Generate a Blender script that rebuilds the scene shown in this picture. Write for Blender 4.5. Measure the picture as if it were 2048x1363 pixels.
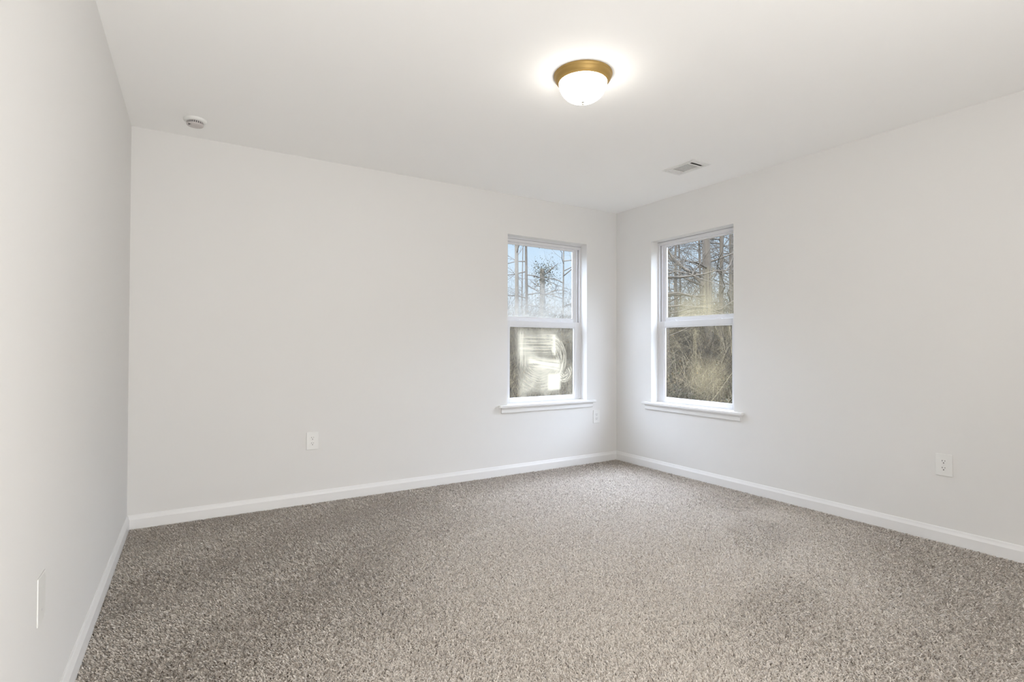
import bpy, bmesh, math, random
import numpy as np
from mathutils import Vector, Matrix

D = bpy.data
SC = bpy.context.scene
COL = SC.collection
for o in list(D.objects):
    D.objects.remove(o, do_unlink=True)

# ------------------------------------------------------------------ camera
W, H = 3.957, 2.44            # room width along the back wall, ceiling height
SKEW = 0.0268                 # the left wall is not quite square to the back wall
YR = -5.30                    # rear wall (behind the camera)
cam_data = D.cameras.new('camera')
cam_data.sensor_fit = 'HORIZONTAL'
cam_data.sensor_width = 36.0
cam_data.lens = 1076.19 * 36.0 / 2048.0
cam_data.clip_start, cam_data.clip_end = 0.05, 300
cam = D.objects.new('camera', cam_data)
COL.objects.link(cam)
r_ = Vector((0.84757388, -0.53067112, 0.00258585))
u_ = Vector((-0.00904218, -0.00956957, 0.99991333))
f_ = Vector((0.53060038, 0.8475238, 0.01290934))
M = Matrix((r_, u_, -f_)).transposed().to_4x4()
M.translation = Vector((-3.7203, -3.9855, 1.098))
cam.matrix_world = M
SC.camera = cam
CAM = M.translation.copy()

# ------------------------------------------------------------------ exposure
SC.view_settings.view_transform = 'Standard'
SC.view_settings.look = 'None'
SC.view_settings.exposure = 0.13
SC.view_settings.gamma = 1.0
SC.view_settings.use_curve_mapping = False
SC.cycles.use_denoising = True
SC.cycles.max_bounces = 12
SC.cycles.diffuse_bounces = 8
SC.cycles.transparent_max_bounces = 16
SC.cycles.caustics_reflective = False
SC.cycles.caustics_refractive = False
SC.cycles.sample_clamp_indirect = 8.0

# ------------------------------------------------------------------ sky: pale blue low down, brighter overhead
world = D.worlds.new('sky')
SC.world = world
world.use_nodes = True
wn, wl = world.node_tree.nodes, world.node_tree.links
wn.clear()
w_out = wn.new('ShaderNodeOutputWorld')
w_bg = wn.new('ShaderNodeBackground')
w_tc = wn.new('ShaderNodeTexCoord')
w_sep = wn.new('ShaderNodeSeparateXYZ')
w_rmp = wn.new('ShaderNodeValToRGB')
w_mr = wn.new('ShaderNodeMapRange')
SKY_HIGH = 19.0
w_rmp.color_ramp.elements[0].position = 0.0
w_rmp.color_ramp.elements[0].color = (0.80, 0.88, 0.97, 1)
w_rmp.color_ramp.elements[1].position = 0.22
w_rmp.color_ramp.elements[1].color = (0.54, 0.75, 0.97, 1)
e = w_rmp.color_ramp.elements.new(0.10); e.color = (0.68, 0.83, 0.97, 1)
e = w_rmp.color_ramp.elements.new(0.42); e.color = (0.72, 0.82, 1.0, 1)
w_mr.inputs['From Min'].default_value = 0.20
w_mr.inputs['From Max'].default_value = 0.42
w_mr.inputs['To Min'].default_value = 0.98
w_mr.inputs['To Max'].default_value = SKY_HIGH
wl.new(w_tc.outputs['Generated'], w_sep.inputs[0])
wl.new(w_sep.outputs['Z'], w_rmp.inputs['Fac'])
wl.new(w_sep.outputs['Z'], w_mr.inputs['Value'])
wl.new(w_rmp.outputs['Color'], w_bg.inputs['Color'])
wl.new(w_mr.outputs['Result'], w_bg.inputs['Strength'])
wl.new(w_bg.outputs[0], w_out.inputs['Surface'])

# ------------------------------------------------------------------ sun on the wooded bank (behind the house, over its roof)
sun_l = D.lights.new('sun', 'SUN')
sun_l.energy = 9.5
sun_l.angle = math.radians(1.0)
sun_l.color = (1.0, 0.88, 0.68)
sun = D.objects.new('sun', sun_l)
COL.objects.link(sun)
sun.rotation_euler = Vector((0.80, 0.46, -0.60)).to_track_quat('-Z', 'Y').to_euler()

# ------------------------------------------------------------------ unseen fill lights added behind the camera to brighten the room
def area(name, loc, aim, sx, sy, power, color):
    l = D.lights.new(name, 'AREA')
    l.shape = 'RECTANGLE'; l.size = sx; l.size_y = sy
    l.energy = power; l.color = color
    ob = D.objects.new(name, l); COL.objects.link(ob)
    ob.location = loc
    ob.rotation_euler = Vector(aim).to_track_quat('-Z', 'Z').to_euler()
    return ob
area('rear_fill_side', (-1.35, YR - 0.25, 1.25), (-0.85, 0.52, 0.05), 1.0, 2.0, 15, (1.0, 0.985, 0.96))  # added fill turned towards the left wall
area('rear_fill_up', (-3.0, YR + 0.10, 0.30), (-0.40, 0.50, 0.75), 1.0, 0.6, 96, (1.0, 0.985, 0.96))  # added fill aimed up at the ceiling

# ================================================================== helpers
def put(o, label=None, cat=None, kind=None, group=None, parent=None):
    if label: o['label'] = label
    if cat: o['category'] = cat
    if kind: o['kind'] = kind
    if group: o['group'] = group
    if parent: o.parent = parent
    return o

def obj(name, bm, mat, parent=None, smooth=False, **kw):
    me = D.meshes.new(name)
    bmesh.ops.recalc_face_normals(bm, faces=bm.faces)
    bm.to_mesh(me); bm.free()
    if smooth:
        for p in me.polygons: p.use_smooth = True
        try: me.set_sharp_from_angle(angle=math.radians(38))
        except Exception: pass
    if mat: me.materials.append(mat)
    o = D.objects.new(name, me); COL.objects.link(o)
    return put(o, parent=parent, **kw)

def empty(name, loc=(0, 0, 0), rotz=0.0, **kw):
    o = D.objects.new(name, None); COL.objects.link(o)
    o.empty_display_size = 0.1
    o.location = loc; o.rotation_euler = (0, 0, rotz)
    return put(o, **kw)

def bx(bm, x0, x1, y0, y1, z0, z1, bev=0.0):
    r = bmesh.ops.create_cube(bm, size=1.0)
    for v in r['verts']:
        v.co = Vector(((x0 + x1) / 2 + v.co.x * (x1 - x0), (y0 + y1) / 2 + v.co.y * (y1 - y0), (z0 + z1) / 2 + v.co.z * (z1 - z0)))
    if bev:
        es = list({e for v in r['verts'] for e in v.link_edges})
        bmesh.ops.bevel(bm, geom=es, offset=bev, segments=2, profile=0.5, affect='EDGES')
    return r['verts']

def prism(bm, prof, p0, p1, side, m0=0.0, m1=0.0):
    """extrude profile [(out, z)] from p0 to p1 (2-D points on the wall line); side = unit vector into the room; m0, m1 mitre the ends"""
    d = (Vector(p1) - Vector(p0)).normalized()
    s = Vector(side)
    A = [bm.verts.new((*(Vector(p0) + s * t + d * (t * m0)), z)) for t, z in prof]
    B = [bm.verts.new((*(Vector(p1) + s * t - d * (t * m1)), z)) for t, z in prof]
    n = len(prof)
    for i in range(n):
        bm.faces.new((A[i], A[(i + 1) % n], B[(i + 1) % n], B[i]))
    bm.faces.new(A); bm.faces.new(B[::-1])

def lathe(bm, prof, seg=48, flip=1):
    """spin [(r, z)] round the z axis"""
    rings = []
    for r, z in prof:
        if r < 1e-6: rings.append([bm.verts.new((0, 0, z))])
        else: rings.append([bm.verts.new((r * math.cos(2 * math.pi * k / seg), r * math.sin(2 * math.pi * k / seg), z)) for k in range(seg)])
    for a, b in zip(rings, rings[1:]):
        for k in range(seg):
            j = (k + 1) % seg
            if len(a) == 1 and len(b) == 1: continue
            if len(a) == 1: bm.faces.new((a[0], b[k], b[j]))
            elif len(b) == 1: bm.faces.new((a[k], b[0], a[j]))
            else: bm.faces.new((a[k], b[k], b[j], a[j]))

# ------------------------------------------------------------------ materials
def mat(name, color, rough=0.5, metal=0.0, spec=0.5, noise=None, bump=None):
    m = D.materials.new(name); m.use_nodes = True
    n, l = m.node_tree.nodes, m.node_tree.links
    b = n['Principled BSDF']
    b.inputs['Base Color'].default_value = (*color, 1)
    b.inputs['Roughness'].default_value = rough
    b.inputs['Metallic'].default_value = metal
    b.inputs['Specular IOR Level'].default_value = spec
    tc = n.new('ShaderNodeTexCoord')
    if noise:
        scale, amt = noise
        t = n.new('ShaderNodeTexNoise'); t.inputs['Scale'].default_value = scale; t.inputs['Detail'].default_value = 5
        l.new(tc.outputs['Object'], t.inputs['Vector'])
        rp = n.new('ShaderNodeMapRange')
        rp.inputs['To Min'].default_value = 1 - amt; rp.inputs['To Max'].default_value = 1 + amt
        l.new(t.outputs['Fac'], rp.inputs['Value'])
        mx = n.new('ShaderNodeVectorMath'); mx.operation = 'SCALE'
        mx.inputs[0].default_value = color
        l.new(rp.outputs['Result'], mx.inputs['Scale'])
        l.new(mx.outputs['Vector'], b.inputs['Base Color'])
    if bump:
        scale, st = bump
        t = n.new('ShaderNodeTexNoise'); t.inputs['Scale'].default_value = scale; t.inputs['Detail'].default_value = 3
        l.new(tc.outputs['Object'], t.inputs['Vector'])
        bp = n.new('ShaderNodeBump'); bp.inputs['Strength'].default_value = st; bp.inputs['Distance'].default_value = 0.002
        l.new(t.outputs['Fac'], bp.inputs['Height'])
        l.new(bp.outputs['Normal'], b.inputs['Normal'])
    return m

M_wall = mat('wall_paint', (0.728, 0.722, 0.710), 0.75, spec=0.25, noise=(1.3, 0.012), bump=(160, 0.06))
M_ceil = mat('ceiling_paint', (0.885, 0.882, 0.87), 0.9, spec=0.15, noise=(1.1, 0.01), bump=(140, 0.06))
M_trim = mat('trim_paint', (0.77, 0.768, 0.765), 0.38, spec=0.5, noise=(3, 0.01))
M_vinyl = mat('white_vinyl', (0.70, 0.70, 0.715), 0.35, noise=(4, 0.012))
M_gasket = mat('dark_gasket', (0.10, 0.10, 0.11), 0.6, noise=(20, 0.1))
M_plate = mat('white_plastic', (0.77, 0.77, 0.755), 0.35, noise=(10, 0.01))
M_slot = mat('dark_slot', (0.03, 0.03, 0.03), 0.7, noise=(40, 0.1))
M_screw = mat('painted_screw', (0.7, 0.7, 0.69), 0.35, metal=0.3, noise=(60, 0.05))
M_bronze = mat('antique_brass', (0.36, 0.235, 0.075), 0.5, metal=0.55, noise=(14, 0.08))
M_nickel = mat('brushed_nickel', (0.45, 0.43, 0.38), 0.35, metal=0.9, noise=(50, 0.05))
M_register = mat('white_enamel', (0.74, 0.735, 0.72), 0.45, noise=(10, 0.01))
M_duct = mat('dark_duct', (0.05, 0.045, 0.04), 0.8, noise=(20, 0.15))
M_grille = mat('grey_vent_plastic', (0.56, 0.525, 0.51), 0.6, noise=(60, 0.1))
M_sub = mat('carpet_backing', (0.15, 0.12, 0.095), 0.95, spec=0.0, noise=(220, 0.25))

def emission_mat(name, color, strength):
    m = D.materials.new(name); m.use_nodes = True
    n, l = m.node_tree.nodes, m.node_tree.links
    b = n['Principled BSDF']
    b.inputs['Base Color'].default_value = (0.85, 0.84, 0.8, 1)
    b.inputs['Roughness'].default_value = 0.3
    b.inputs['Emission Color'].default_value = (*color, 1)
    t = n.new('ShaderNodeTexNoise'); t.inputs['Scale'].default_value = 6
    rp = n.new('ShaderNodeMapRange'); rp.inputs['To Min'].default_value = strength * 0.95; rp.inputs['To Max'].default_value = strength * 1.05
    tc = n.new('ShaderNodeTexCoord')
    l.new(tc.outputs['Object'], t.inputs['Vector']); l.new(t.outputs['Fac'], rp.inputs['Value'])
    l.new(rp.outputs['Result'], b.inputs['Emission Strength'])
    return m
M_dome = emission_mat('lit_frosted_glass', (1.0, 0.95, 0.87), 15.0)

# ================================================================== room shell
TW = 0.15                     # wall thickness
S1 = (-1.271, -0.381)         # window opening in the back wall, along x
S2 = (-1.326, -0.461)         # window opening in the right wall, along y
WZ0, WZ1 = 0.582, 2.092       # window openings, bottom and top

bm = bmesh.new()
bx(bm, -W - 0.3, S1[0], 0, TW, -0.05, H + 0.05)
bx(bm, S1[1], TW, 0, TW, -0.05, H + 0.05)
bx(bm, S1[0], S1[1], 0, TW, -0.05, WZ0)
bx(bm, S1[0], S1[1], 0, TW, WZ1, H + 0.05)
obj('wall_back', bm, M_wall, label='long plain white wall with the left window near its right end', cat='wall', kind='structure')

bm = bmesh.new()
bx(bm, 0, TW, YR - 1.2, S2[0], -0.05, H + 0.05)
bx(bm, 0, TW, S2[1], 0, -0.05, H + 0.05)
bx(bm, 0, TW, S2[0], S2[1], -0.05, WZ0)
bx(bm, 0, TW, S2[0], S2[1], WZ1 - 0.010, H + 0.05)
obj('wall_right', bm, M_wall, label='plain white wall on the right holding the right window', cat='wall', kind='structure')

def lx(y): return -W + SKEW * y        # inner face of the left wall
bm = bmesh.new()
yy = (0.0, YR - 1.2)
P = [(lx(yy[0]), yy[0]), (lx(yy[1]), yy[1]), (lx(yy[1]) - TW, yy[1]), (lx(yy[0]) - TW, yy[0])]
lo = [bm.verts.new((x, y, -0.05)) for x, y in P]; hi = [bm.verts.new((x, y, H + 0.05)) for x, y in P]
bm.faces.new(lo); bm.faces.new(hi)
for i in range(4): bm.faces.new((lo[i], lo[(i + 1) % 4], hi[(i + 1) % 4], hi[i]))
obj('wall_left', bm, M_wall, label='plain white wall close by on the left side', cat='wall', kind='structure')

bm = bmesh.new()                       # rear wall, out of view; its wide opening is added for the fill light
bx(bm, -W - 0.2, -3.75, YR - TW, YR, -0.05, H + 0.05)
bx(bm, -0.85, 0, YR - TW, YR, -0.05, H + 0.05)
bx(bm, -3.75, -0.85, YR - TW, YR, 2.25, H + 0.05)
bx(bm, -W - 0.3, TW, YR - 1.2 - TW, YR - 1.2, -0.05, H + 0.05)  # unseen back wall added beyond the opening to keep the sun out
obj('wall_rear', bm, M_wall, label='white wall behind the viewer with a wide opening added for fill light', cat='wall', kind='structure')

# ceiling with the duct hole of the air register
RX, RY = -0.522, -1.300
hx, hy = 0.072, 0.117
bm = bmesh.new()
cz0, cz1 = H, H + 0.12
bx(bm, -W - 0.35, RX - hx, YR - 1.35, 0.15, cz0, cz1)
bx(bm, RX + hx, 0.15, YR - 1.35, 0.15, cz0, cz1)
bx(bm, RX - hx, RX + hx, YR - 1.35, RY - hy, cz0, cz1)
bx(bm, RX - hx, RX + hx, RY + hy, 0.15, cz0, cz1)
obj('ceiling', bm, M_ceil, label='flat white painted ceiling', cat='ceiling', kind='structure')

bm = bmesh.new()
bx(bm, -W - 0.35, 0.15, YR - 1.35, 0.15, -0.09, -0.012)
obj('floor', bm, M_sub, label='floor under the taupe carpet pile', cat='floor', kind='structure')

BB = [(0, -0.012), (0.014, -0.012), (0.014, 0.056), (0.0115, 0.062), (0.0085, 0.070), (0.006, 0.079), (0.004, 0.083), (0, 0.083)]
bm = bmesh.new(); prism(bm, BB, (-W, 0), (0, 0), (0, -1), 1, 1)
obj('baseboard_back', bm, M_trim, label='white baseboard along the back wall', cat='baseboard', kind='structure')
bm = bmesh.new(); prism(bm, BB, (0, YR), (0, 0), (-1, 0), 0, 1)
obj('baseboard_right', bm, M_trim, label='white baseboard along the right wall', cat='baseboard', kind='structure')
bm = bmesh.new(); prism(bm, BB, (lx(YR), YR), (-W, 0), (1, 0), 0, 1)
obj('baseboard_left', bm, M_trim, label='white baseboard along the left wall', cat='baseboard', kind='structure')

# ================================================================== dirty window glass
class NT:
    """small helper to write node maths"""
    def __init__(s, m): s.n, s.l = m.node_tree.nodes, m.node_tree.links
    def math(s, op, a, b=None, c=None, clamp=False):
        x = s.n.new('ShaderNodeMath'); x.operation = op; x.use_clamp = clamp
        for i, v in enumerate((a, b, c)):
            if v is None: continue
            if isinstance(v, (int, float)): x.inputs[i].default_value = v
            else: s.l.new(v, x.inputs[i])
        return x.outputs[0]
    def add(s, *v):
        o = v[0]
        for k in v[1:]: o = s.math('ADD', o, k)
        return o
    def mul(s, *v):
        o = v[0]
        for k in v[1:]: o = s.math('MULTIPLY', o, k)
        return o
    def smooth(s, x, a, b, lo=0.0, hi=1.0):
        r = s.n.new('ShaderNodeMapRange'); r.interpolation_type = 'SMOOTHSTEP'
        s.l.new(x, r.inputs['Value'])
        r.inputs['From Min'].default_value = a; r.inputs['From Max'].default_value = b
        r.inputs['To Min'].default_value = lo; r.inputs['To Max'].default_value = hi
        return r.outputs['Result']
    def vec(s, x, y, z=0.0):
        c = s.n.new('ShaderNodeCombineXYZ')
        for i, v in enumerate((x, y, z)):
            if isinstance(v, (int, float)): c.inputs[i].default_value = v
            else: s.l.new(v, c.inputs[i])
        return c.outputs[0]
    def noise(s, v, scale, detail=4, rough=0.55):
        t = s.n.new('ShaderNodeTexNoise'); t.inputs['Scale'].default_value = scale
        t.inputs['Detail'].default_value = detail; t.inputs['Roughness'].default_value = rough
        s.l.new(v, t.inputs['Vector']); return t.outputs['Fac']
    def box(s, u, z, u0, u1, z0, z1, e=0.02):
        return s.mul(s.smooth(u, u0 - e, u0 + e), s.smooth(u, u1 - e, u1 + e, 1, 0), s.smooth(z, z0 - e, z0 + e), s.smooth(z, z1 - e, z1 + e, 1, 0))
    def rings(s, u, z, cu, cz, r0, r1, freq, wob, thr, ang=None, e=0.015, stretch=1.0):
        du = s.math('SUBTRACT', u, cu); dz = s.mul(s.math('SUBTRACT', z, cz), stretch)
        d = s.math('SQRT', s.add(s.mul(du, du), s.mul(dz, dz)))
        a = s.math('ARCTAN2', dz, du)
        wob_ = s.mul(s.math('SUBTRACT', s.noise(s.vec(u, z), 7, 2), .5), .02 * wob / 9)
        st = s.smooth(s.noise(s.vec(s.mul(s.add(d, wob_), freq * .5), s.mul(a, 1.1)), 1.0, 3, .6), .5 - .12 + thr * .1, .62 + thr * .1)
        m = s.mul(st, s.smooth(d, r0 - e, r0 + e), s.smooth(d, r1 - e, r1 + e, 1, 0))
        if ang:
            m = s.mul(m, s.smooth(a, ang[0] - .2, ang[0] + .2), s.smooth(a, ang[1] - .2, ang[1] + .2, 1, 0))
        return m

def glass_mat(name, which, tint=(0.37, 0.33, 0.25)):
    m = D.materials.new(name); m.use_nodes = True
    n, l = m.node_tree.nodes, m.node_tree.links
    n.clear()
    t = NT(m)
    out = n.new('ShaderNodeOutputMaterial')
    tr = n.new('ShaderNodeBsdfTransparent'); tr.inputs['Color'].default_value = (0.95, 0.95, 0.95, 1)
    gl = n.new('ShaderNodeBsdfGlossy'); gl.inputs['Roughness'].default_value = 0.02
    fr = n.new('ShaderNodeFresnel'); fr.inputs['IOR'].default_value = 1.3
    g = n.new('ShaderNodeMixShader')
    l.new(fr.outputs[0], g.inputs[0]); l.new(tr.outputs[0], g.inputs[1]); l.new(gl.outputs[0], g.inputs[2])
    df = n.new('ShaderNodeBsdfDiffuse'); df.inputs['Color'].default_value = (*tint, 1)
    tl = n.new('ShaderNodeBsdfTranslucent'); tl.inputs['Color'].default_value = (*tint, 1)
    dm = n.new('ShaderNodeMixShader'); dm.inputs[0].default_value = 0.6
    l.new(df.outputs[0], dm.inputs[1]); l.new(tl.outputs[0], dm.inputs[2])
    fin = n.new('ShaderNodeMixShader')
    l.new(g.outputs[0], fin.inputs[1]); l.new(dm.outputs[0], fin.inputs[2]); l.new(fin.outputs[0], out.inputs['Surface'])
    tc = n.new('ShaderNodeTexCoord'); sp = n.new('ShaderNodeSeparateXYZ')
    l.new(tc.outputs['Object'], sp.inputs[0])
    u, z = sp.outputs['X'], sp.outputs['Z']     # pane-local: x runs to the right as seen from the room, z up, origin mid-pane
    big = t.noise(t.vec(u, z), 3.2, 3)
    fine = t.noise(t.vec(u, z), 60, 6, 0.7)
    hst = t.noise(t.vec(t.mul(u, 2.0), t.mul(z, 55)), 1.0, 4)
    vst = t.noise(t.vec(t.mul(u, 60), t.mul(z, 2.0)), 1.0, 4)
    if which == 'a_low':
        k = [t.mul(t.smooth(big, .35, .7), 0.28),
             t.mul(t.box(u, z, -.26, .16, .07, .27, .03), t.smooth(hst, .36, .68), 0.52),
             t.mul(t.box(u, z, -.29, -.18, -.05, .28, .03), t.smooth(vst, .4, .65), 0.5)]
        zz = t.add(z, t.mul(u, 0.10))
        sw = t.mul(t.box(u, zz, -.16, .20, -.065, .035, .03), t.smooth(t.noise(t.vec(t.mul(u, 3), t.mul(zz, 40)), 1.0, 3), .30, .55), .85)
        k += [sw,
              t.mul(t.box(u, z, .065, .205, -.262, -.115, .018), t.smooth(vst, .25, .50, .62, .92)),
              t.mul(t.box(u, z, .115, .150, .06, .25, .008), t.smooth(vst, .35, .6), .8),
              t.mul(t.rings(u, z, .11, .02, .05, .17, 330, 9, .35, (-1.2, 1.7), .012, .72), .80),
              t.mul(t.rings(u, z, .245, -.095, .02, .10, 250, 7, .30, (-3.0, 0.6), .012), .85),
              t.mul(t.rings(u, z, -.02, .06, .06, .34, 190, 16, .15, (-2.6, -0.9), .03), .26),
              t.mul(t.box(u, z, -.27, .20, -.29, .29, .05), t.smooth(big, .25, .7, .12, .40))]
        clear = t.smooth(t.noise(t.vec(u, z), 5, 2), .30, .55, .80, 1.0)
        edge = t.add(t.smooth(u, -.30, -.24, .35, 1), 0)
        k = [t.mul(x, clear) for x in k]
    elif which == 'a_up':
        k = [t.mul(t.smooth(z, -.05, -.33), t.smooth(t.noise(t.vec(t.mul(u, 2), t.mul(z, 16)), 1.0, 4), .25, .6), .42),
             t.mul(t.smooth(z, .10, -.20), .14),
             t.mul(t.smooth(big, .42, .75), .22),
             t.mul(t.box(u, z, .02, .16, -.22, .10, .07), t.smooth(t.noise(t.vec(t.mul(u, 14), t.mul(z, 9)), 1.0, 5, .65), .40, .75), .40)]
        edge = None
    elif which == 'b_up':
        k = [t.mul(t.smooth(u, -.27, -.17), t.smooth(u, .34, .06), t.smooth(z, -.06, -.30), t.smooth(hst, .2, .65, .45, 1), .48),
             t.mul(t.smooth(z, .12, -.25), .16),
             t.mul(t.box(u, z, .04, .15, -.30, .08, .035), t.smooth(vst, .38, .65), .36),
             t.mul(t.smooth(big, .5, .8), .12)]
        edge = None
    else:
        k = [t.mul(t.box(u, z, -.06, .27, -.26, .02, .09), t.smooth(fine, .25, .7, .5, 1), .36),
             t.mul(t.box(u, z, -.04, .02, -.06, .30, .015), t.smooth(vst, .40, .65), .30),
             t.mul(t.smooth(z, .20, .34), t.smooth(hst, .3, .7), .25),
             t.mul(t.smooth(big, .45, .8), .10)]
        edge = None
    o = k[0]
    for x in k[1:]: o = t.math('SUBTRACT', t.add(o, x), t.mul(o, x))
    speck = t.mul(t.smooth(fine, .60, .80), .25 if which[0] == 'a' else .12)
    o = t.math('MAXIMUM', o, speck)
    o = t.add(o, 0.03)
    if edge is not None: o = t.mul(o, edge)
    o = t.math('MINIMUM', o, 0.97, clamp=True)
    l.new(o, fin.inputs[0])
    return m

# ================================================================== single-hung windows
def make_window(name, loc, rotz, w, glasses, label):
    """local x runs along the wall to the right as seen from the room, y outwards, origin at the middle of the opening on the wall face"""
    t = empty(name, loc, rotz, label=label, cat='window', kind='structure')
    h = w / 2
    bm = bmesh.new()                                    # vinyl frame set back in the opening
    y0, y1 = 0.088, 0.150
    bx(bm, -h, -h + .018, y0, y1, WZ0, WZ1); bx(bm, h - .018, h, y0, y1, WZ0, WZ1)
    bx(bm, -h + .018, h - .018, y0, y1, 2.052, WZ1); bx(bm, -h + .018, h - .018, y0, y1, WZ0, .612)
    for s in (-1, 1):                                   # inner jamb track beside the upper sash
        bx(bm, s * (h - .018) - (.010 if s > 0 else 0), s * (h - .018) + (.010 if s < 0 else 0), .112, .118, 1.345, 2.052)
    obj('window_frame', bm, M_vinyl, t)
    bm = bmesh.new()                                    # dark gap beside the upper sash and under the head
    bx(bm, h - .0182, h - .0165, .107, .113, 1.345, 2.052); bx(bm, -h + .0165, -h + .0182, .107, .113, 1.345, 2.052)
    bx(bm, -h + .001, h - .001, .0868, .0882, 2.0760, 2.0782)
    obj('gasket', bm, M_gasket, t, label='dark seam of the window frame')
    def sash(nm, x, y0, y1, z0, z1, st, top, bot, gname):
        bm = bmesh.new()
        bx(bm, -x, -x + st, y0, y1, z0, z1, .003); bx(bm, x - st, x, y0, y1, z0, z1, .003)
        bx(bm, -x + st, x - st, y0, y1, z1 - top, z1, .003); bx(bm, -x + st, x - st, y0, y1, z0, z0 + bot, .003)
        g = .008                                        # glazing bead
        ym = (y0 + y1) / 2
        for (a, b, c, d) in ((-x + st, -x + st + g, z0 + bot, z1 - top), (x - st - g, x - st, z0 + bot, z1 - top),
                             (-x + st + g, x - st - g, z1 - top - g, z1 - top), (-x + st + g, x - st - g, z0 + bot, z0 + bot + g)):
            bx(bm, a, b, ym - .007, ym + .007, c, d)
        s = obj(nm, bm, M_vinyl, t)
        bm = bmesh.new()
        gw, gz0, gz1 = x - st - .002, z0 + bot + .002, z1 - top - .002
        gh = (gz1 - gz0) / 2
        bmesh.ops.create_grid(bm, x_segments=1, y_segments=1, size=1)
        for v in bm.verts: v.co = Vector((v.co.x * gw, 0, v.co.y * gh))
        p = obj('window_pane', bm, glasses[gname], s, label='dusty smeared glass pane')
        p.location = (0, ym, (gz0 + gz1) / 2)
        return s
    sash('upper_sash', h - .028, .118, .142, 1.335, 2.056, .040, .014, .040, 'up')
    lo = sash('lower_sash', h - .006, .090, .114, .602, 1.345, .068, .050, .042, 'low')
    for sx in (-.25, .22):                              # tilt latches on the meeting rail
        bm = bmesh.new()
        bx(bm, sx - .032, sx + .032, .094, .112, 1.345, 1.351, .002)
        bx(bm, sx - .012, sx + .018, .097, .109, 1.351, 1.357, .002)
        obj('sash_latch', bm, M_vinyl, lo)
    bm = bmesh.new()                                    # stool board with horns, rounded nose
    n0 = len(bm.verts)
    bx(bm, -h - .092, h + .092, -.036, 0.0, .582, .604, .004)
    bx(bm, -h, h, -0.004, .090, .5825, .604)
    obj('window_stool', bm, M_trim, t)
    bm = bmesh.new()
    pr = [(0, .534), (.010, .534), (.013, .540), (.013, .566), (.018, .574), (.018, .582), (0, .582)]
    prism(bm, pr, (-h - .065, 0), (h + .065, 0), (0, -1))
    obj('window_apron', bm, M_trim, t)
    return t

G1 = {'up': glass_mat('hazy_glass_back_upper', 'a_up', (0.33, 0.315, 0.28)), 'low': glass_mat('smeared_glass_back_lower', 'a_low')}
G2 = {'up': glass_mat('hazy_glass_right_upper', 'b_up', (0.27, 0.23, 0.145)), 'low': glass_mat('dusty_glass_right_lower', 'b_low', (0.24, 0.195, 0.115))}
make_window('window_1', ((S1[0] + S1[1]) / 2, 0, 0), 0, S1[1] - S1[0], G1, 'left window in the long wall, its lower pane badly smeared')
make_window('window_2', (0, (S2[0] + S2[1]) / 2, 0), -math.pi / 2, S2[1] - S2[0], G2, 'right window beside the corner, looking onto tangled brush')

# ================================================================== outlets
def make_outlet(loc, rotz, label):
    """local x along the wall, -y into the room"""
    t = empty('wall_outlet', loc, rotz, label=label, cat='outlet', group='electrical outlets low on the walls')
    bm = bmesh.new()
    bx(bm, -.0405, .0405, -.0062, 0, -.062, .062, .0025)
    obj('cover_plate', bm, M_plate, t)
    for s in (-1, 1):
        zc = s * .0195
        bm = bmesh.new()                                # rounded-flat receptacle face
        seg = 28; ring = []
        for k in range(seg):
            a = 2 * math.pi * k / seg
            ring.append((.0172 * math.cos(a), max(-.0135, min(.0135, .0172 * math.sin(a)))))
        A = [bm.verts.new((x, -.0060, zc + z)) for x, z in ring]; B = [bm.verts.new((x, -.0082, zc + z)) for x, z in ring]
        bm.faces.new(B); bm.faces.new(A)
        for k in range(seg): bm.faces.new((A[k], A[(k + 1) % seg], B[(k + 1) % seg], B[k]))
        rc = obj('receptacle', bm, M_plate, t)
        bm = bmesh.new()
        bx(bm, -.0078, -.0052, -.0086, -.0080, zc + .0005, zc + .0085)
        bx(bm, .0054, .0076, -.0086, -.0080, zc + .0012, zc + .0078)
        c = bmesh.ops.create_circle(bm, cap_ends=True, radius=.0030, segments=14)
        for v in c['verts']: v.co = Vector((v.co.x, -.0086, zc - .0075 + v.co.y))
        obj('slots', bm, M_slot, rc, label='dark plug slots')
    bm = bmesh.new()
    c = bmesh.ops.create_cone(bm, cap_ends=True, radius1=.0032, radius2=.0028, depth=.0016, segments=16)
    for v in c['verts']: v.co = Vector((v.co.x, -.0068 + v.co.z, v.co.y))
    obj('screw', bm, M_screw, t)
    return t
OZ = .4385
make_outlet((-2.891, 0, OZ), 0, 'white outlet on the long back wall, well left of the window')
make_outlet((-.2615, 0, OZ), 0, 'white outlet tucked under the left window beside the corner')
make_outlet((0, -2.687, OZ), -math.pi / 2, 'white outlet on the right wall, right of the window')
# blank plate on the left wall
bp = empty('blank_wall_plate', (lx(-2.125), -2.125, OZ), math.pi / 2 - math.atan(SKEW), label='blank white cover plate seen nearly edge-on on the left wall', cat='wall plate')
bm = bmesh.new()
bx(bm, -.0405, .0405, -.0032, 0, -.062, .062, .0020)
obj('cover_plate', bm, M_plate, bp)
for zs in (-.030, .030):
    bm = bmesh.new()
    c = bmesh.ops.create_cone(bm, cap_ends=True, radius1=.0032, radius2=.0028, depth=.0012, segments=16)
    for v in c['verts']: v.co = Vector((v.co.x, -.0034 + v.co.z, zs + v.co.y))
    obj('screw', bm, M_screw, bp)

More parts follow.
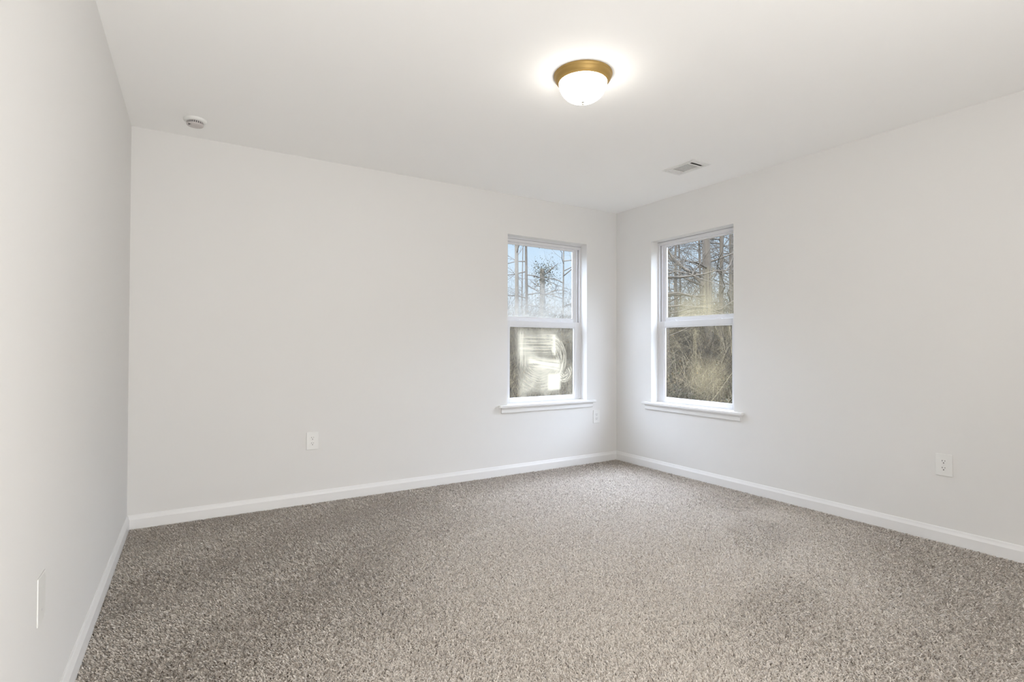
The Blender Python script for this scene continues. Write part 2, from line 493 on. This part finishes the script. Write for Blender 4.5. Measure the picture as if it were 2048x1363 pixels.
# ================================================================== ceiling lamp
LP = (-2.032, -1.940, H)
lamp = empty('ceiling_lamp', LP, label='lit flush ceiling lamp with antique brass pan and frosted dome', cat='ceiling light')
bm = bmesh.new()
lathe(bm, [(0, 0), (.143, 0), (.1435, -.004), (.142, -.009), (.139, -.012), (.1385, -.015), (.136, -.022), (.131, -.030), (.126, -.035), (.1235, -.037), (.1215, -.040), (.1185, -.0415), (.116, -.039), (.112, -.030), (0, -.030)], 72)
obj('lamp_pan', bm, M_bronze, lamp, smooth=True)
bm = bmesh.new()
prof = [(.1165, -.036), (.1175, -.042)]
for k in range(1, 15):
    a = k / 14 * math.pi / 2
    prof.append((.1165 * math.cos(a) ** .92 if k < 14 else 0.0, -.042 - .092 * math.sin(a)))
lathe(bm, prof, 72)
obj('glass_dome', bm, M_dome, lamp, smooth=True)
bm = bmesh.new()
lathe(bm, [(0, -.1325), (.0085, -.1335), (.0085, -.1355), (.004, -.137), (.0045, -.140), (.0062, -.143), (.0050, -.147), (0, -.149)], 24)
obj('finial', bm, M_nickel, lamp, smooth=True)

# ================================================================== smoke detector
sd = empty('smoke_detector', (-3.632, -.312, H), label='small round white smoke detector on the ceiling near the left corner', cat='smoke detector')
bm = bmesh.new()
lathe(bm, [(0, 0), (.060, 0), (.0605, -.005), (.0590, -.011), (.054, -.015), (.047, -.017), (0, -.017)], 48)
obj('base_ring', bm, M_plate, sd, smooth=True)
bm = bmesh.new()
lathe(bm, [(0, -.016), (.042, -.016), (.042, -.029), (0, -.029)], 48)
ch = obj('vent_chamber', bm, M_gasket, sd, smooth=True)
bm = bmesh.new()
for k in range(24):
    a = 2 * math.pi * k / 24
    vs = bx(bm, -.0012, .0012, -.0022, .0022, -.029, -.016)
    for v in vs: v.co = Matrix.Rotation(a, 3, 'Z') @ (v.co + Vector((.0425, 0, 0)))
obj('vent_rib', bm, M_grille, ch)
bm = bmesh.new()
lathe(bm, [(0, -.029), (.0445, -.029), (.0445, -.033), (.041, -.037), (.028, -.040), (0, -.041)], 48)
obj('detector_cap', bm, M_grille, sd, smooth=True, label='greyish vented cap')
bm = bmesh.new()
bx(bm, -.034, -.012, -.026, -.010, -.0392, -.0350)
obj('sounder_slot', bm, M_slot, sd, label='dark sounder slot')

# ================================================================== air register
rg = empty('air_register', (RX, RY, H), label='white rectangular air register in the ceiling by the window corner', cat='air vent')
bm = bmesh.new()
fx, fy = .098, .146
t0, t1 = -.005, 0.0
def ring_box(bm, ox, oy, ix, iy, z0, z1):
    bx(bm, -ox, -ix, -oy, oy, z0, z1); bx(bm, ix, ox, -oy, oy, z0, z1)
    bx(bm, -ix, ix, -oy, -iy, z0, z1); bx(bm, -ix, ix, iy, oy, z0, z1)
ring_box(bm, fx, fy, .068, .113, t0, t1)
ring_box(bm, .080, .126, .068, .113, -.009, t0)
bx(bm, -.068, .068, -.082, -.070, -.008, -.003)       # bars between the three banks
bx(bm, -.068, .068, .070, .082, -.008, -.003)
obj('register_face', bm, M_register, rg)
def slat(bm, c, d, length, wid, tilt):
    """one tilted louvre; d = axis it runs along"""
    vs = bx(bm, -length / 2, length / 2, -wid / 2, wid / 2, -.0006, .0006)
    R = Matrix.Rotation(tilt, 3, 'X')
    Q = Matrix.Rotation(0 if d == 'x' else math.pi / 2, 3, 'Z')
    for v in vs: v.co = Q @ (R @ v.co) + Vector(c)
for i, y in enumerate((-.106, -.0975, -.089)):
    bm = bmesh.new(); slat(bm, (0, y, .006), 'x', .134, .010, math.radians(62)); obj('louvre', bm, M_register, rg)
for y in (.090, .0985, .107):
    bm = bmesh.new(); slat(bm, (0, y, -.001), 'x', .134, .013, math.radians(-38)); obj('louvre', bm, M_register, rg)
for k in range(10):
    x = -.0615 + k * .01366
    bm = bmesh.new(); slat(bm, (x, 0, -.001), 'y', .140, .0131, math.radians(-10)); obj('louvre', bm, M_register, rg)
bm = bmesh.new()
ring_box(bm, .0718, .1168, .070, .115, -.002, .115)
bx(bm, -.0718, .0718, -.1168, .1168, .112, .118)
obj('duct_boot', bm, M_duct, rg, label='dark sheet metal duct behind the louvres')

# ================================================================== carpet pile
def carpet_mat():
    m = D.materials.new('taupe_frieze_yarn'); m.use_nodes = True
    n, l = m.node_tree.nodes, m.node_tree.links
    b = n['Principled BSDF']
    gi = n.new('ShaderNodeNewGeometry')
    rp = n.new('ShaderNodeValToRGB')
    cr = rp.color_ramp
    cr.elements[0].position = 0; cr.elements[0].color = (0.43, 0.375, 0.32, 1)
    cr.elements[1].position = 1; cr.elements[1].color = (0.90, 0.855, 0.80, 1)
    for p, c in ((.25, (0.63, 0.575, 0.52)), (.6, (0.75, 0.70, 0.645)), (.85, (0.84, 0.79, 0.73))):
        e = cr.elements.new(p); e.color = (*c, 1)
    l.new(gi.outputs['Random Per Island'], rp.inputs['Fac'])
    l.new(rp.outputs['Color'], b.inputs['Base Color'])
    b.inputs['Roughness'].default_value = 0.55
    b.inputs['Specular IOR Level'].default_value = 0.4
    b.inputs['Sheen Weight'].default_value = 1.0
    b.inputs['Sheen Roughness'].default_value = 0.38
    b.inputs['Sheen Tint'].default_value = (0.9, 0.9, 0.92, 1)
    tl = n.new('ShaderNodeBsdfTranslucent'); mx = n.new('ShaderNodeMixShader'); mx.inputs[0].default_value = 0.30
    l.new(rp.outputs['Color'], tl.inputs['Color'])
    l.new(b.outputs[0], mx.inputs[1]); l.new(tl.outputs[0], mx.inputs[2])
    l.new(mx.outputs[0], n['Material Output'].inputs['Surface'])
    return m

def build_carpet():
    rng = np.random.default_rng(11)
    P = []; SZ = []
    def band(d0, d1, cell, ww):
        xs = np.arange(-4.02, -0.012, cell); ys = np.arange(-4.6, -0.012, cell)
        X, Y = np.meshgrid(xs, ys)
        X = X.ravel() + rng.uniform(-.5, .5, X.size) * cell; Y = Y.ravel() + rng.uniform(-.5, .5, Y.size) * cell
        dx, dy = X - CAM.x, Y - CAM.y
        dep = dx * f_.x + dy * f_.y
        lat = dx * r_.x + dy * r_.y
        k = (dep >= d0) & (dep < d1) & (np.abs(lat) < dep * 0.97 + .85) & (X > -W + SKEW * Y + .016) & (X < -.015) & (Y < -.015) & (rng.random(X.size) > .16)
        P.append(np.stack([X[k], Y[k]], 1)); SZ.append(np.full(k.sum(), ww))
    band(0.85, 2.5, .0043, .0043)
    band(2.5, 3.7, .0050, .0050)
    band(3.7, 6.5, .0060, .0060)
    P = np.concatenate(P); S = np.concatenate(SZ); N = len(P)
    # nap lean shaped to imitate light: pale pool amid the room, shade round its sides,
    # with vacuum sweeps and foot marks on the right
    x, y = P[:, 0], P[:, 1]
    w0 = math.radians(45)
    side = (x + 2.35) * .80 - (y + 1.4) * .55 + .10 * np.sin(2.6 * y + 1.0) + .07 * np.sin(5.1 * x + 3.3 * y)
    mid = 1 / (1 + np.exp(-(side + .30) / .16))
    sweep = np.sin(6.5 * (x * .55 - y * .83) + 1.1 * np.sin(1.7 * x + 1.3) + .5 * np.sin(3.9 * y))
    arcs = np.sin(9.0 * np.hypot(x + 1.9, y + 4.1) + .8 * np.sin(3 * x))
    marks = np.tanh(2.2 * (sweep + .55 * arcs - .35)) * (.5 + .5 * np.tanh((x + 1.55 - .2 * (y + 2)) / .35)) / (1 + np.exp((y + 1.25) / .15))
    mid = np.clip(mid * (1 - .50 * np.clip(marks, 0, 1)) + .12 * np.sin(3.1 * x + 1.3 * np.sin(2.2 * y)) * np.sin(2.7 * y + 1.1 * np.sin(1.9 * x)), 0, 1)
    mid = mid * (1 - .72 / (1 + np.exp((y + 2.72 - .30 * (x + 1.0) + .10 * np.sin(4 * x)) / .16)) * (1 / (1 + np.exp(-(x + 1.95) / .18))))
    mid = mid * (.15 + .85 / (1 + np.exp((y + .26 + .04 * np.sin(6 * x)) / .07))) * (.35 + .65 / (1 + np.exp((x + .12) / .05)))
    flip = rng.random(N) < mid
    ang = np.where(flip, w0, w0 + np.pi) + rng.normal(0, .95, N) + .5 * np.tanh(arcs)
    lay = np.where(flip, 1.02, .80) * rng.uniform(.75, 1.2, N)
    hgt = np.where(flip, .0105, .0135) + .0035 * rng.random(N)
    lean = np.stack([np.cos(ang), np.sin(ang)], 1) * (lay * .0115)[:, None]
    yaw = ang + np.pi / 2 + rng.normal(0, .45, N)
    tw = np.stack([np.cos(yaw), np.sin(yaw)], 1) * (S * .5)[:, None]
    yaw2 = yaw + rng.normal(0, .6, N)
    tw2 = np.stack([np.cos(yaw2), np.sin(yaw2)], 1) * (S * .5)[:, None]
    z0 = -.0125
    V = np.zeros((N, 6, 3), np.float32)
    for i, (a, b, wv, ws) in enumerate(((0.0, 0.0, tw, .8), (.30, .62, (tw + tw2) / 2, 1.05), (1.0, .92, tw2, .88))):
        for s, sg in ((0, -1), (1, 1)):
            V[:, i * 2 + s, :2] = P + lean * a + wv * sg * ws
            V[:, i * 2 + s, 2] = z0 + hgt * b
    base = (np.arange(N, dtype=np.int32) * 6)[:, None]
    q = np.concatenate([base + np.array([[0, 1, 3, 2]], np.int32), base + np.array([[2, 3, 5, 4]], np.int32)], 1).reshape(-1)
    me = D.meshes.new('carpet_pile')
    me.vertices.add(N * 6); me.loops.add(len(q)); me.polygons.add(N * 2)
    me.vertices.foreach_set('co', V.reshape(-1))
    me.loops.foreach_set('vertex_index', q)
    me.polygons.foreach_set('loop_start', np.arange(0, len(q), 4, dtype=np.int32))
    me.polygons.foreach_set('use_smooth', np.ones(N * 2, dtype=bool))
    me.update(calc_edges=True)
    me.materials.append(carpet_mat())
    o = D.objects.new('carpet_pile', me); COL.objects.link(o)
    put(o, 'taupe frieze carpet covering the whole floor', 'carpet', 'stuff')
    print('tufts', N)
build_carpet()

# ================================================================== outdoors: wooded bank
def smooth01(t): t = min(max(t, 0), 1); return t * t * (3 - 2 * t)
def ground_z(x, y):
    s = (x + y) * .7071
    return -1.0 + 1.5 * smooth01((s - 2.5) / 6.5) + 1.1 * smooth01((s - 9) / 25) + .10 * math.sin(.9 * x + .4 * y) * math.sin(.7 * y)

M_bark = mat('grey_bark', (0.042, 0.037, 0.031), 0.9, spec=0.1, noise=(9, 0.35), bump=(30, 0.5))
M_bark_pale = mat('pale_bark', (0.060, 0.054, 0.045), 0.9, spec=0.1, noise=(9, 0.3), bump=(30, 0.5))
M_twig = mat('dead_brown_twigs', (0.018, 0.0155, 0.0125), 0.9, spec=0.1, noise=(5, 0.4))
M_straw = mat('straw_stems', (0.105, 0.09, 0.06), 0.85, spec=0.15, noise=(5, 0.4))
M_leaf = mat('withered_leaves', (0.070, 0.046, 0.018), 0.8, spec=0.1, noise=(2.5, 0.5))
M_ever = mat('evergreen_leaves', (0.018, 0.018, 0.010), 0.8, spec=0.1, noise=(2.5, 0.5))
M_ground = mat('leaf_litter', (0.055, 0.044, 0.026), 0.95, spec=0.0, noise=(2.2, 0.6), bump=(25, 1.0))

bm = bmesh.new()
nx = 60
gv = {}
for i in range(nx + 1):
    for j in range(nx + 1):
        x = -6 + i * 56 / nx; y = -14 + j * 64 / nx
        gv[i, j] = bm.verts.new((x, y, ground_z(x, y)))
for i in range(nx):
    for j in range(nx):
        x = -6 + (i + .5) * 56 / nx; y = -14 + (j + .5) * 64 / nx
        bm.faces.new((gv[i, j], gv[i + 1, j], gv[i + 1, j + 1], gv[i, j + 1]))
obj('ground', bm, M_ground, smooth=True, label='leaf strewn bank rising outside the windows', cat='ground', kind='structure')

class Tubes:
    def __init__(s): s.v, s.f = [], []
    def tube(s, pts, rad, n=5):
        base = len(s.v)
        for i, p in enumerate(pts):
            d = (pts[min(i + 1, len(pts) - 1)] - pts[max(i - 1, 0)]).normalized()
            a = d.cross(Vector((0, 0, 1)) if abs(d.z) < .9 else Vector((1, 0, 0))).normalized(); b = d.cross(a)
            for k in range(n):
                t = 2 * math.pi * k / n
                s.v.append(p + (a * math.cos(t) + b * math.sin(t)) * rad[i])
        for i in range(len(pts) - 1):
            for k in range(n):
                j = (k + 1) % n
                s.f.append((base + i * n + k, base + i * n + j, base + (i + 1) * n + j, base + (i + 1) * n + k))
    def leaf(s, p, size, rnd):
        b = len(s.v)
        a = Vector((rnd.gauss(0, 1), rnd.gauss(0, 1), rnd.gauss(0, 1))).normalized()
        c = a.cross(Vector((rnd.gauss(0, 1), rnd.gauss(0, 1), rnd.gauss(0, 1)))).normalized()
        s.v += [p, p + a * size * .5 + c * size * .28, p + a * size, p + a * size * .5 - c * size * .28]
        s.f.append((b, b + 1, b + 2, b + 3))
    def mesh(s, name, m):
        me = D.meshes.new(name); me.from_pydata([tuple(v) for v in s.v], [], s.f); me.update()
        for p in me.polygons: p.use_smooth = True
        me.materials.append(m); return me
    def build(s, name, m, parent=None, **kw):
        o = D.objects.new(name, s.mesh(name, m)); COL.objects.link(o)
        return put(o, parent=parent, **kw)

def limb(T, rnd, p, d, length, r, depth, droop=0.0, wig=.16, kids=5, n=5, twig=None):
    """a branch that wanders and splits"""
    seg = max(4, int(length / .28)) if depth > 0 else 4
    pts, rad = [p.copy()], [r]
    q = p.copy(); d = d.normalized()
    for i in range(seg):
        d = (d + Vector((rnd.gauss(0, wig), rnd.gauss(0, wig), rnd.gauss(0, wig) - droop))).normalized()
        q = q + d * (length / seg); pts.append(q.copy()); rad.append(r * (1 - .78 * (i + 1) / seg))
    (T if (depth > 0 or twig is None) else twig).tube(pts, rad, n if r > .012 else 3)
    if depth <= 0: return pts
    for k in range(kids):
        i = rnd.randint(max(1, seg // 4), seg - 1)
        ax = (pts[i + 1] - pts[i - 1]).normalized()
        side = ax.cross(Vector((rnd.gauss(0, 1), rnd.gauss(0, 1), rnd.gauss(0, 1)))).normalized()
        nd = ax * rnd.uniform(.5, .9) + side * rnd.uniform(.5, .9) + Vector((0, 0, .12))
        limb(T, rnd, pts[i], nd, length * rnd.uniform(.35, .6), rad[i] * rnd.uniform(.45, .65), depth - 1, droop * .6, wig * 1.15, kids, n, twig)
    return pts

def tree(name, x, y, r, h, lean, limbs, label, seed, bark, group=None, twig_kids=5, trunk_top=.35, ivy=0):
    """limbs: (height, heading in degrees, length, radius, rise)"""
    rnd = random.Random(seed)
    z = ground_z(x, y) - .15
    root = empty(name, (x, y, z), label=label, cat='tree', group=group)
    T = Tubes()
    seg = 16
    pts, rad = [], []
    w1, w2 = rnd.uniform(0, 6), rnd.uniform(0, 6)
    for i in range(seg + 1):
        t = i / seg
        pts.append(Vector((lean[0] * t * h + .10 * math.sin(w1 + 5 * t) * r * 4, lean[1] * t * h + .10 * math.sin(w2 + 4 * t) * r * 4, t * h)))
        rad.append(r * (1.25 - .25 * min(t * 8, 1)) * (1 - (1 - trunk_top) * t))
    T.tube(pts, rad, 10)
    for (hz, az, ln, rr, rise) in limbs:
        t = min(hz / h, .99); i = int(t * seg)
        p = pts[i].lerp(pts[min(i + 1, seg)], t * seg - i)
        a = math.radians(az)
        B = Tubes()
        limb(B, rnd, p, Vector((math.cos(a), math.sin(a), rise)), ln, rr, 3 if rr > .03 else 2, -.015, .21, twig_kids, 5)
        B.build('branch', bark, root)
    T.build('trunk', bark, root)
    if ivy:
        L = Tubes()
        for _ in range(ivy):
            t = rnd.uniform(.25, 1.06); a = rnd.uniform(0, 6.28); q = r * rnd.uniform(.9, 2.4)
            L.leaf(Vector((q * math.cos(a), q * math.sin(a), t * h)), rnd.uniform(.03, .075), rnd)
        for _ in range(ivy):
            L.leaf(Vector((rnd.gauss(.08, .20), rnd.gauss(-.08, .20), h + rnd.gauss(-.18, .26))), rnd.uniform(.03, .06), rnd)
        L.build('ivy', M_ever, root, label='dull green ivy')
    return root

RND = random.Random(5)
def many_limbs(n, z0, z1, ln, rr):
    return [(RND.uniform(z0, z1), RND.uniform(0, 360), ln * RND.uniform(.6, 1.2), rr * RND.uniform(.6, 1.2), RND.uniform(-.05, .7)) for _ in range(n)]

# heading (deg): -42 is to the right as seen through the windows, 138 to the left
tree('pine_tree', 4.2, 8.45, .062, 13, (-.004, .002), many_limbs(5, 2, 4.2, 1.2, .014) + many_limbs(8, 5, 11, 1.8, .02), 'straight trunk at the left edge of the left window', 3, M_bark_pale, twig_kids=4)
tree('pine_tree', 5.15, 9.33, .048, 13, (-.008, .006), [(2.9, -42, 1.5, .018, -.35), (2.3, -42, 1.3, .020, .32), (2.6, -50, 1.3, .016, -.35), (2.0, -35, 1.2, .014, -.3), (2.2, 138, 1.3, .018, .15), (3.3, 130, 1.2, .02, .1), (3.9, -40, 1.0, .016, .2), (3.0, 150, 1.4, .02, -.1)] + many_limbs(10, 4, 11, 1.6, .02), 'slim bare trunk with side branches in the left window', 4, M_bark, twig_kids=4)
tree('dead_snag', 6.3, 10.2, .115, 3.30, (0.0, 0.0), [(3.1, -42, .7, .03, .5), (2.7, 138, .5, .025, .4), (2.4, -60, .9, .03, .6)], 'thick broken ivy grown snag in the middle of the left window', 5, M_bark_pale, trunk_top=.72, ivy=700)
tree('slender_tree', 6.9, 9.9, .035, 6, (.01, 0), many_limbs(9, 1.2, 3.6, 1.6, .022), 'thin warm branched tree at the right of the left window', 6, M_bark_pale)
tree('gnarled_tree', 6.05, 4.75, .075, 9, (-.012, .01), [(2.6, -42, 1.5, .034, .15), (2.2, -55, 1.8, .024, .35), (1.9, -35, 1.8, .026, .10), (1.5, -50, 1.6, .022, .35), (1.9, 138, 1.2, .02, .2), (3.0, 138, 1.0, .026, .3), (1.2, -20, 1.4, .018, .4)] + many_limbs(9, 2, 6, 1.6, .022), 'crooked grey tree at the left edge of the right window', 7, M_bark)
tree('oak_tree', 7.45, 4.70, .100, 12, (-.010, .004), [(2.25, 138, 3.0, .058, .95), (2.1, 138, 2.7, .036, .30), (1.8, 145, 2.4, .024, .05), (2.5, 120, 1.8, .034, .7), (1.7, -42, 1.8, .026, .05), (2.9, -42, 1.6, .026, .5), (2.3, 130, 2.2, .026, .5), (1.9, 60, 1.5, .02, .4), (1.5, 150, 1.8, .018, .2)] + many_limbs(10, 2.6, 7, 2.0, .03), 'big forked oak with heavy limbs in the right window', 8, M_bark)
tree('maple_tree', 8.0, 4.75, .058, 11, (.004, -.004), many_limbs(11, 1.8, 4.5, 1.5, .022) + many_limbs(6, 5, 9, 1.5, .02), 'narrow trunk right of the big oak in the right window', 9, M_bark)
tree('maple_tree', 9.1, 5.25, .045, 11, (-.003, .004), many_limbs(11, 1.8, 4.5, 1.5, .022) + many_limbs(6, 5, 9, 1.5, .02), 'narrowest trunk at the far right of the right window', 10, M_bark)

def copy_tree(o, loc, rotz, s):
    r = o.copy(); COL.objects.link(r); r.location = loc; r.rotation_euler = (0, 0, rotz); r.scale = (s, s, s)
    for c in list(o.children):
        k = c.copy(); COL.objects.link(k); k.parent = r
    return r

# the wood further back
proto = []
for k in range(3):
    proto.append(tree('bare_tree', (15, 13, 14)[k], (12.2, 13, 10)[k], .045 + .012 * k, 10, (RND.uniform(-.02, .02), RND.uniform(-.02, .02)),
                      many_limbs(26, .8, 6.0, 2.0, .018), 'leafless tree in the wood beyond the thicket', 20 + k, M_bark, group='bare trees in the wood behind', twig_kids=5))
cnt = 0
while cnt < 17:
    az = RND.uniform(33, 57); dd = RND.uniform(17, 33)
    x, y = CAM.x + dd * math.sin(math.radians(az)), CAM.y + dd * math.cos(math.radians(az))
    if 33.2 < az < 40.5: cnt += 1; continue     # open sky in the left window
    copy_tree(proto[cnt % 3], (x, y, ground_z(x, y) - .2), RND.uniform(0, 6.28), RND.uniform(.7, 1.15)); cnt += 1

# thicket on the bank
def shrub_mesh(seed, leafy):
    rnd = random.Random(seed)
    A, B, L = Tubes(), Tubes(), Tubes()
    for k in range(105):
        p = Vector((rnd.gauss(0, .32), rnd.gauss(0, .32), -.05))
        d = Vector((rnd.gauss(.30, .40), rnd.gauss(-.30, .40), rnd.uniform(.45, 1.3)))
        T = A if rnd.random() < .74 else B
        ln = rnd.uniform(.7, 1.9)
        pts = limb(T, rnd, p, d, ln, rnd.uniform(.003, .0078), 1, .05, .18, 5, 3)
        for _ in range(leafy if leafy > 3 else (rnd.random() < .4)):
            q = pts[rnd.randint(1, len(pts) - 1)]
            L.leaf(q + Vector((rnd.gauss(0, .10), rnd.gauss(0, .10), rnd.gauss(0, .10))), rnd.uniform(.02, .045), rnd)
    return A, B, L
kinds = []
for s, (leafy, lm, lab) in enumerate(((1, M_leaf, 'bare tangled shrub in the thicket outside the windows'), (1, M_leaf, 'bare tangled shrub in the thicket outside the windows'), (22, M_ever, 'olive leaved bush growing among the bare thicket'))):
    A, B, L = shrub_mesh(40 + s, leafy)
    root = empty('thicket_shrub' if s < 2 else 'leafy_bush', (0, 0, 0), label=lab, cat='shrub', group='bare shrubs on the bank' if s < 2 else 'olive bushes on the bank')
    A.build('stems', M_twig, root); B.build('dry_stems', M_straw, root, label='straw coloured dry stems'); L.build('leaves', lm, root)
    kinds.append(root)
first = [True, True, True]
n = 0
for k in range(100):
    az = RND.uniform(29, 59); dd = RND.uniform(8.0, 15.5) if k < 66 else RND.uniform(15.5, 22)
    x, y = CAM.x + dd * math.sin(math.radians(az)), CAM.y + dd * math.cos(math.radians(az))
    if x < .8 and y < .8 or (x < 1.0 and y < .6) : continue
    t = 2 if RND.random() < .24 else RND.randint(0, 1)
    loc = (x, y, ground_z(x, y)); rz = RND.gauss(0, .7); sc = RND.uniform(.85, 1.3) if k < 66 else RND.uniform(1.2, 1.9)
    if first[t]:
        kinds[t].location = loc; kinds[t].rotation_euler = (0, 0, rz); first[t] = False
    else:
        copy_tree(kinds[t], loc, rz, sc)

# two olive bushes standing higher behind the oak
for (x, y, sc) in ((8.7, 4.75, 1.75), (8.05, 4.1, 1.35)):
    copy_tree(kinds[2], (x, y, ground_z(x, y)), RND.uniform(0, 1), sc)
